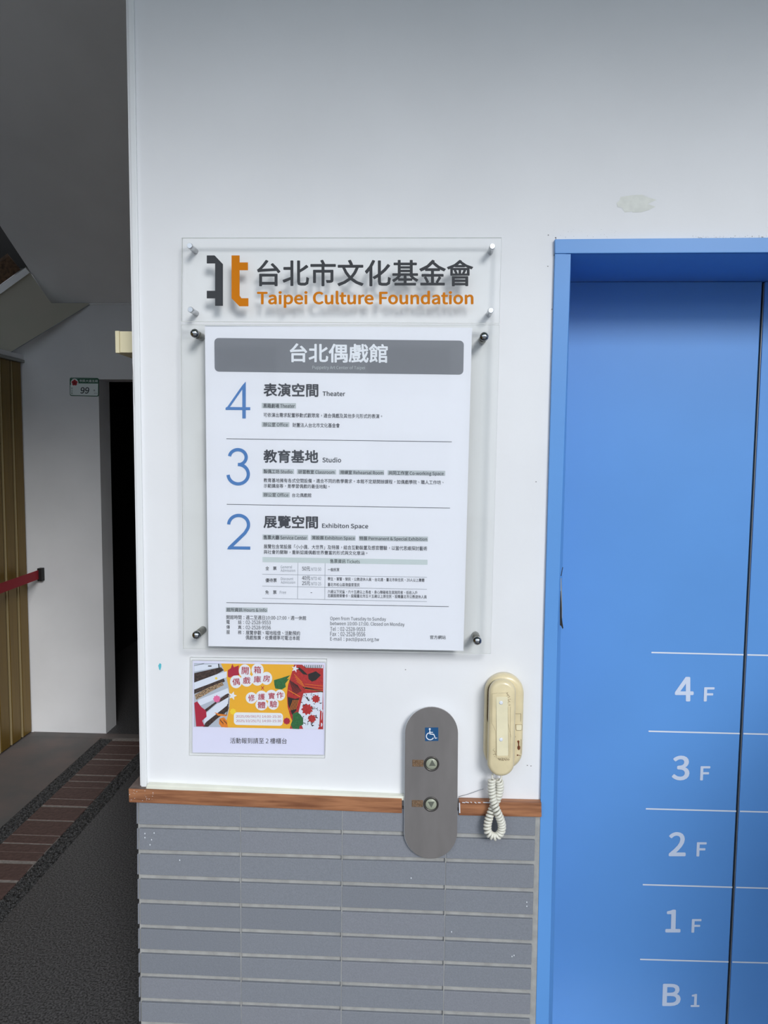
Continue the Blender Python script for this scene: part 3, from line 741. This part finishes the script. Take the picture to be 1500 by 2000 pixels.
pt.T('2025/09/06(六) 14:00-15:30', 523, 978, 602, 634, .004, .002).T('2025/10/25(六) 14:00-15:30', 523, 978, 646, 679, .004, .002)
pt.build('red_lettering', e4, m_mar, lf)
Print(360, 1280, S5).T('活動報到請至 2 樓櫃台', 462, 1035, 832, 890, .008, .004).build('black_lettering', e1, m_blk, lf)
def star(cx, cy, ro, ri, n, a0=0.0): return [(cx+(ro if i % 2 == 0 else ri)*math.cos(a0+i*math.pi/n), cy+(ro if i % 2 == 0 else ri)*math.sin(a0+i*math.pi/n)) for i in range(2*n)]
Print(360, 1280, S5).poly(star(487, 408, 46, 20, 5, -1.3)).poly(star(1118, 135, 40, 16, 5, -1.3)).each('star_print', e4, m_white, lf)
Print(360, 1280, S5).poly(star(328, 440, 40, 30, 8)).build('pink_flower_print', e4, m_pk, lf)
Print(360, 1280, S5).poly(star(492, 568, 34, 26, 8)).poly(star(322, 232, 17, 9, 5)).each('yellow_flower_print', e3, m_yp, lf)
Print(360, 1280, S5).poly(star(1035, 664, 36, 30, 8)).poly([(440, 150), (470, 130), (485, 85), (500, 120), (530, 110), (550, 100), (548, 160), (555, 200), (500, 205), (460, 225), (440, 215)]).poly([(100, 480), (130, 465), (170, 520), (220, 560), (225, 620), (180, 660), (205, 718), (120, 718), (110, 600)]).each('red_shape_print', e4, m_mar, lf)
Print(360, 1280, S5).poly([(905, 250), (960, 235), (1070, 200), (1035, 240), (1060, 235), (1020, 285), (1025, 320), (985, 345), (920, 335), (910, 300)]).poly([(1095, 590), (1140, 570), (1175, 600), (1200, 640), (1200, 700), (1165, 715), (1160, 745), (1095, 742), (1075, 700), (1095, 650)]).each('green_shape_print', e4, m_gp, lf)
Print(360, 1280, S5).poly([(355, 640), (400, 625), (430, 660), (440, 727), (375, 725), (350, 690)]).poly([(305, 575), (350, 590), (440, 600), (420, 615), (340, 610)]).each('orange_shape_print', e4, m_or3, lf)
pb_ = Print(360, 1280, S5)
for k in range(6): pb_.line(362+k*12, 650+(k % 3)*12, 372+k*11, 668+(k % 3)*14, 6)
pb_.line(400, 600, 440, 490, 6).line(420, 610, 450, 520, 5)
pb_.build('stripe_print', e4-.0001, m_blk, lf)

# ================================================================== LIFT CALL PANEL
cp = empty('lift_call_panel', tuple(at(842, 1530, -.012))); tag(cp, 'brushed steel lift call panel with rounded ends and two arrow buttons', 'call panel')
def stad(xl_, xr_, yt, yb, n=18, lean=0.0):
    cx = (xl_+xr_)/2; r_ = (xr_-xl_)/2; o = []
    for i in range(n+1):
        t = math.pi*i/n; o.append((cx-r_*math.cos(t), yt+r_-r_*math.sin(t)))
    for i in range(n+1):
        t = math.pi*i/n; o.append((cx+r_*math.cos(t)+lean, yb-r_+r_*math.sin(t)))
    return o
def cpx(pts, s_=5.0): return [(760+x/s_, 1300+y/s_) for x, y in pts]
pprism('steel_plate', cpx(stad(157, 673, 406, 1886, 24, -8)), -0.0250, -0.0215, m_panel, cp, 0.0007, 2)
pprism('back_box', cpx(stad(152, 670, 410, 1883, 24, -8)), -0.0214, -0.0140, m_trimw, cp)
pprism('back_box', cpx([(200, 560), (630, 560), (630, 1255), (200, 1255)]), -0.0139, -0.0005, m_trimw, cp)
PY = -0.0251
for (x, y, up) in ((415, 958, 1), (410, 1352, 0)):
    p = at(760+x/5, 1300+y/5, PY); k = (1.63-.025)/1400
    b_ = lathe_y('button', p.x, p.z, [(76/5*k, PY), (76/5*k, PY-.0018), (72/5*k, PY-.0026), (60/5*k, PY-.0022), (59/5*k, PY-.0008), (57/5*k, PY-.0004)], m_ring, cp, 36)
    c_ = lathe_y('button_cap', p.x, p.z, [(57/5*k, PY-.0003), (56/5*k, PY-.0016), (54/5*k, PY-.0022), (20/5*k, PY-.0026)], m_btn, cp, 36)
    c_.parent = b_; 
    q_ = PY-.0030
    if up: tri = [(x+5, y-38), (x+40, y+22), (x-25, y+22)]
    else: tri = [(x-32, y-22), (x+32, y-22), (x+2, y+36)]
    a_ = fpix('arrow', [cpx(tri)], q_, m_arrow, None); a_.parent = b_
    pl = pprism('braille_plate', cpx([(x-188, y-38), (x-78, y-36), (x-80, y+30), (x-188, y+28)]), PY-.0008, PY, m_bronze, cp, 0.0003, 1)
    v = []; f = []
    for i in range(4):
        for j in range(3):
            if (i*3+j*5) % 4 == 3: continue
            c = at(760+(x-170+i*24)/5, 1300+(y-22+j*20)/5, PY-.0008); b0 = len(v)
            v += [(c.x-.0007, PY-.0008, c.z-.0007), (c.x+.0007, PY-.0008, c.z-.0007), (c.x+.0007, PY-.0008, c.z+.0007), (c.x-.0007, PY-.0008, c.z+.0007), (c.x, PY-.0015, c.z)]
            f += [[b0, b0+1, b0+4], [b0+1, b0+2, b0+4], [b0+2, b0+3, b0+4], [b0+3, b0, b0+4]]
    dd = mk('braille_dots', v, f, m_nut, None); dd.parent = pl
st = pprism('wheelchair_sticker', cpx([(350, 605), (480, 604), (481, 735), (351, 737)]), PY-.0003, PY, m_stblue, cp)
ic = Print(760, 1300, 5.0)
ic.poly(disc(397, 620, 10, 14))
for q_ in strokepoly([(397, 632), (399, 668), (436, 672)], 11)+strokepoly([(399, 652), (428, 652)], 8)+strokepoly([(436, 670), (452, 712), (468, 705)], 9)+strokepoly(arc(400, 690, 36, 34, 25, 260), 9): ic.poly(q_)
icon = ic.build('wheelchair_symbol', PY-.0005, m_white, None); icon.parent = st

# ================================================================== INTERCOM HANDSET
ph = empty('intercom_handset', tuple(at(984, 1418, -.015))); tag(ph, 'worn ivory wall intercom with its handset hooked on, right of the call panel', 'intercom')
def loft(name, layers, m, parent, n=18):
    """stacked stadium outlines (cx, hw, ztop, zbot, y) joined into a rounded body"""
    v = []; f = []; cnt = None
    for (xl_, xr_, zt_, zb_, y_) in layers:
        cx = (xl_+xr_)/2; r_ = (xr_-xl_)/2; ring = []
        for i in range(n+1):
            t = math.pi*i/n; ring.append((cx-r_*math.cos(t), y_, zt_-r_+r_*math.sin(t)))
        for i in range(n+1):
            t = math.pi*i/n; ring.append((cx+r_*math.cos(t), y_, zb_+r_-r_*math.sin(t)))
        cnt = len(ring); v += ring
    for k in range(len(layers)-1):
        for i in range(cnt): f.append([k*cnt+i, k*cnt+(i+1) % cnt, (k+1)*cnt+(i+1) % cnt, (k+1)*cnt+i])
    f += [list(range(cnt)), list(range((len(layers)-1)*cnt, len(layers)*cnt))[::-1]]
    return fixn(mk(name, v, f, m, parent, smooth=True))
def W5(x, y, Y): return at(760+x/5, 1300+y/5, Y)
tl = W5(945, 92, -.028); br = W5(1300, 1030, -.028)
x0, x1, z1_, z0_ = tl.x, br.x, tl.z, br.z
loft('wall_cradle', [(x0, x1, z1_, z0_, -.0005), (x0-.001, x1+.001, z1_+.001, z0_-.001, -.012), (x0, x1, z1_, z0_, -.022), (x0+.003, x1-.003, z1_-.003, z0_+.003, -.026), (x0+.009, x1-.009, z1_-.009, z0_+.009, -.028)], m_ivory, ph)
tl = W5(963, 126, -.0285); br = W5(1216, 640, -.0285)
loft('cradle_seam_shade', [(tl.x, br.x, tl.z, br.z, -.0278), (tl.x, br.x, tl.z, br.z, -.0283)], m_wear_shade, ph)  # dark layer on the cradle paints the seam shadow around the handset
tl = W5(978, 138, -.052); br = W5(1224, 1090, -.052)
a0, a1, c1, c0 = tl.x, br.x, tl.z, br.z
hs = loft('handset', [(a0+.004, a1-.003, c1-.004, c0+.004, -.0285), (a0+.001, a1-.001, c1-.001, c0+.001, -.036), (a0, a1, c1, c0, -.043), (a0+.001, a1-.001, c1-.001, c0+.001, -.049), (a0+.004, a1-.004, c1-.004, c0+.004, -.0535), (a0+.009, a1-.009, c1-.010, c0+.010, -.0555)], m_ivory, ph)
strip = pprism('name_strip', cpx(rrect([(1046, 305), (1158, 305), (1165, 880), (1052, 882)], 12)), -.0562, -.0556, m_ivory2, None, .0002, 1); strip.parent = hs
for (x, y) in ((1093, 362), (1093, 722)):
    p = W5(x, y, -.0563); k = 1.575/1400
    sc = lathe_y('screw_cap', p.x, p.z, [(3.9*k, -.0563), (3.6*k, -.0571), (2*k, -.0575)], m_white, None, 16); sc.parent = hs
wr_ = Print(760, 1300, 5.0)
for k in range(26):
    x = R.uniform(1140, 1182); y = 262+k*5; wr_.line(x-6, y, x+R.uniform(0, 10), y+2, 2.4)
for k in range(14): wr_.line(1062+k*8, 905+R.uniform(-4, 4), 1070+k*8+R.uniform(-4, 4), 930+R.uniform(-12, 8), 3.0)
for q_ in ((1005, 275, 1060, 268), (1068, 270, 1150, 265), (1005, 275, 1003, 560), (1003, 560, 1040, 640), (1040, 640, 1045, 900), (1045, 903, 1180, 898), (1180, 900, 1184, 400), (1160, 400, 1168, 890), (1046, 330, 1048, 890), (1162, 560, 1190, 700)): wr_.line(*q_, 1.3)
for k in range(16): x = R.uniform(1008, 1040); y = R.uniform(810, 900); wr_.line(x, y, x+5, y+4, 3)
o = wr_.build('wear_marks', -.0558, m_wear_shade, None); o.parent = hs
rk = pprism('rocker_button', cpx(rrect([(1238, 578), (1296, 578), (1294, 632), (1240, 632)], 14)), -.0292, -.0281, m_ivory2, ph, .0004, 1)
rm = Print(760, 1300, 5.0)
for q_ in ((1236, 580, 1236, 575), (1236, 577, 1298, 577), (1298, 577, 1296, 634), (1238, 577, 1240, 628), (1240, 634, 1290, 634), (1232, 470, 1288, 470), (1288, 470, 1286, 545), (1234, 690, 1234, 700)): rm.line(*q_, 2.2)
rm.build('seam_mark', -.0293, m_wear_shade, ph)
rs = Print(760, 1300, 5.0)
rs.poly(disc(1262, 742, 12, 8)).poly(disc(1266, 802, 15, 9, 24)).poly([(1256, 745), (1272, 740), (1270, 800), (1262, 800)]).poly(disc(1254, 875, 8, 8)).line(1256, 872, 1284, 880, 4).line(1290, 720, 1290, 860, 2)
rs.build('rust_stain', -.0283, m_rust, ph)
# coiled cord
path = [(1000, 1100), (996, 1150), (1000, 1220), (1012, 1290), (1040, 1370), (1070, 1440), (1092, 1520), (1085, 1590), (1045, 1632), (1000, 1630), (958, 1590), (956, 1520), (980, 1440), (1015, 1370), (1055, 1300), (1078, 1230), (1082, 1170), (1072, 1115)]
ydep = [-.020, -.020, -.022, -.026, -.034, -.034, -.030, -.028, -.028, -.028, -.028, -.026, -.024, -.018, -.014, -.012, -.012, -.014]
ctrl = [Vector(W5(x, y, -.025)) for x, y in path]
for c, d in zip(ctrl, ydep): c.y = d-.012
def cat(pts, t):
    i = min(int(t), len(pts)-2); u = t-i
    p0, p1, p2, p3 = pts[max(i-1, 0)], pts[i], pts[i+1], pts[min(i+2, len(pts)-1)]
    return 0.5*((2*p1)+(-p0+p2)*u+(2*p0-5*p1+4*p2-p3)*u*u+(-p0+3*p1-3*p2+p3)*u**3)
dense = [cat(ctrl, t*(len(ctrl)-1)/600) for t in range(601)]
al = [0.0]
for i in range(600): al.append(al[-1]+(dense[i+1]-dense[i]).length)
Lt = al[-1]; turns = Lt/0.0072; n_ = int(turns*16); hp = []; u = Vector((1, 0, 0)); j = 0
for i in range(n_+1):
    s_ = Lt*i/n_
    while j < 599 and al[j+1] < s_: j += 1
    fr = (s_-al[j])/max(al[j+1]-al[j], 1e-9); c = dense[j].lerp(dense[j+1], fr); t = (dense[j+1]-dense[j]).normalized()
    u = (u-t*u.dot(t)).normalized(); w_ = t.cross(u); A = 2*math.pi*turns*i/n_
    hp.append(c+(u*math.cos(A)+w_*math.sin(A))*0.0066)
tube('coiled_cord', hp, 0.0033, m_cord, ph, 7)
p0 = W5(1010, 1060, -.032); tube('cord_lead', [p0, ctrl[0]+Vector((0, 0, .004)), hp[0]], .0022, m_cord, ph)
p0 = W5(1090, 1040, -.02); tube('cord_lead', [p0, W5(1098, 1090, -.02), hp[-1]], .0022, m_cord, ph)

# ================================================================== PASSAGE THINGS
# house number plate
np_ = empty('house_number_plate', tuple(at(165, 756, YB-.005))); tag(np_, 'small green and white house number plate reading 99 on the passage wall', 'number plate')
def H(p): return [(120+x/15, 720+y/15) for x, y in p]
ny = YB-.004
pprism('enamel_plate', H(rrect([(243, 262), (1090, 275), (1090, 815), (245, 795)], 50)), ny, YB-.0005, m_green, np_)
fpix('white_field', [H(rrect([(262, 285), (1072, 296), (1072, 795), (262, 776)], 40))], ny-.0006, m_plate, np_)
fpix('green_band', [H([(262, 290), (1074, 296), (1074, 436), (262, 430)]), H([(262, 430), (300, 430), (262, 485)])], ny-.0012, m_green, np_)
fpix('white_disc', [H(disc(385, 410, 112, 24, 118))], ny-.0018, m_plate, np_)
fpix('plum_blossom', [H(disc(385+52*math.cos(-1.57+k*1.2566), 412+52*math.sin(-1.57+k*1.2566), 40, 12)) for k in range(5)]+[H(disc(385, 412, 30, 12))], ny-.0024, m_red, np_)
h = Print(120, 720, 15); h.T('99', 545, 800, 540, 730, 0.02, .02, 25); o = h.build('black_lettering', ny-.0018, m_ink, np_)
h = Print(120, 720, 15); h.T('號', 940, 985, 610, 665).T('之1', 950, 1050, 705, 740); h.build('small_lettering', ny-.0018, m_ink, np_)
h = Print(120, 720, 15); h.T('市民大道五段', 525, 1070, 315, 395, .015, .01); h.build('street_lettering', ny-.0018, m_plate, np_)
h = Print(120, 720, 15); h.T('松', 285, 330, 545, 600).T('山', 285, 330, 620, 670).T('區', 285, 330, 690, 745); h.build('district_lettering', ny-.0018, m_green, np_)
# red belt and its wall clip
bb = empty('belt_barrier', tuple(at(78, 1122, YB-.02))); tag(bb, 'red retractable belt in a black wall clip beside the gold door', 'belt barrier')
c = at(79.5, 1122, YB-.02); box('wall_clip', c.x-.012, c.x+.012, YB-.035, YB-.0005, c.z-.036, c.z+.036, m_black, bb, .002)
s1 = at(76, 1122, YB-.03); e = onx(0, 1149, s1.x-.010)
dv = (e-s1)/(s1.y-e.y); pts = []
for i in range(13):
    yy = s1.y-(s1.y+1.6)*i/12; t = (s1.y-yy)
    pts.append(Vector((s1.x+dv.x*t*.3, yy, s1.z+dv.z*t*.9)))
v = []; f = []
for p in pts: v += [(p.x-.0006, p.y, p.z-.026), (p.x+.0006, p.y, p.z-.026), (p.x+.0006, p.y, p.z+.026), (p.x-.0006, p.y, p.z+.026)]
for i in range(len(pts)-1):
    for k in range(4): f.append([i*4+k, i*4+(k+1) % 4, (i+1)*4+(k+1) % 4, (i+1)*4+k])
f += [[0, 1, 2, 3], [len(v)-4, len(v)-3, len(v)-2, len(v)-1]]
fixn(mk('belt', v, f, m_belt, bb))
p = pts[-1]; box('wall_clip', XL+.002, p.x+.03, p.y-.02, p.y, p.z-.036, p.z+.036, m_black, bb, .002)
# junction box on the end of the wall
jb = empty('junction_box', (xl-.04, .15, 1.87)); tag(jb, 'small beige electrical box on the wall end above the passage', 'electrical box')
ya = 0.13; a = at(225, 647, ya); b = at(225, 688.5, ya)
xa = a.x; 
box('box_body', xa+.011, xl-.001, ya, ya+.20, b.z, a.z, m_beige, jb, .001)
box('box_lid', xa, xa+.010, ya-.001, ya+.201, b.z-.001, a.z+.001, m_beige, jb, .001)
p = at(221.5, 675, ya+.01); lathe = tube('screw', [(xa-.001, ya+.02, p.z), (xa-.007, ya+.02, p.z)], .003, m_black, jb)
# thin stray wire and marks on the wall
sw = tube('stray_wire', [at(896, 1556, -.003), at(915, 1551, -.005), at(932, 1545, -.006), at(944, 1541, -.008)], .0006, m_inkl); tag(sw, 'thin grey stray wire on the wall between call panel and cord', 'wire')
m_teal = mat('teal_paint_drip', (92, 190, 206), .5); m_scuff = mat('dark_scuff_and_gap', (96, 92, 88), .9); m_yel = mat('yellowed_patch', (226, 228, 222), .7, var=.05, scale=60)
Print().poly([(309, 1300), (312, 1295), (315, 1297), (315, 1302), (313, 1309), (311, 1308)]).build('paint_drip', -.0006, m_teal, wall)
mk2 = Print()
for k in range(60):
    x = R.uniform(1350, 1500); y = 465.5-abs(R.gauss(0, 3)); mk2.poly(disc(x, y, R.uniform(.25, .7), 6))
for k in range(26):
    x = R.uniform(1070, 1220); y = R.uniform(448, 465); mk2.poly(disc(x, y, R.uniform(.2, .45), 6))
for (x, y) in ((1071, 459), (1085, 464), (1078, 604), (1070, 520), (263, 658), (266, 657), (1047, 941), (1030, 1495), (1037, 1496), (792, 1308)): mk2.poly(disc(x, y, 1.3, 6, .8))
mk2.line(1086, 463, 1082, 500, 1).line(1085.5, 500, 1083, 640, 1.2).line(258.5, 710, 275, 985, .5)
mk2.poly(disc(280, 1541, 2.4, 8, 1.6))  # dark dot painted for the shaded gap at the foot of the bead
mk2.build('scuff_and_gap_mark', -.0005, m_scuff, wall)
Print().poly([(1180+R.uniform(-3, 3)+ (34+R.uniform(-7, 7))*(1+math.cos(a))+25, 398+R.uniform(-2, 2)+(20+R.uniform(-6, 6))*math.sin(a)) for a in [k*.35 for k in range(18)]]).build('yellowed_patch', -.0004, m_yel, wall)
fl = Print()
for (x, y) in ((283, 1628), (283, 1636), (296, 1640), (301, 1627), (293, 1650), (351, 1680), (1029, 1762), (1029, 1770), (1000, 1868), (1004, 1866), (882, 1820), (803, 1715)): fl.poly(disc(x, y, 1.0, 7, 1.6))
fl.build('paint_fleck', -.0142, m_white, wall)
pf = Print()
for k in range(22): x = R.uniform(252, 300); y = 1543+(x-252)*.03+R.uniform(0, 20); pf.poly(disc(x, y, R.uniform(.3, .8), 6))
for k in range(10): x = R.uniform(900, 955); pf.line(x, 1566+R.uniform(0, 2), x+R.uniform(3, 9), 1567+R.uniform(0, 2), 1.4)
pf.line(897.5, 1568, 898, 1588, 2)
pf.build('paint_fleck', -.0186, m_white, wall)
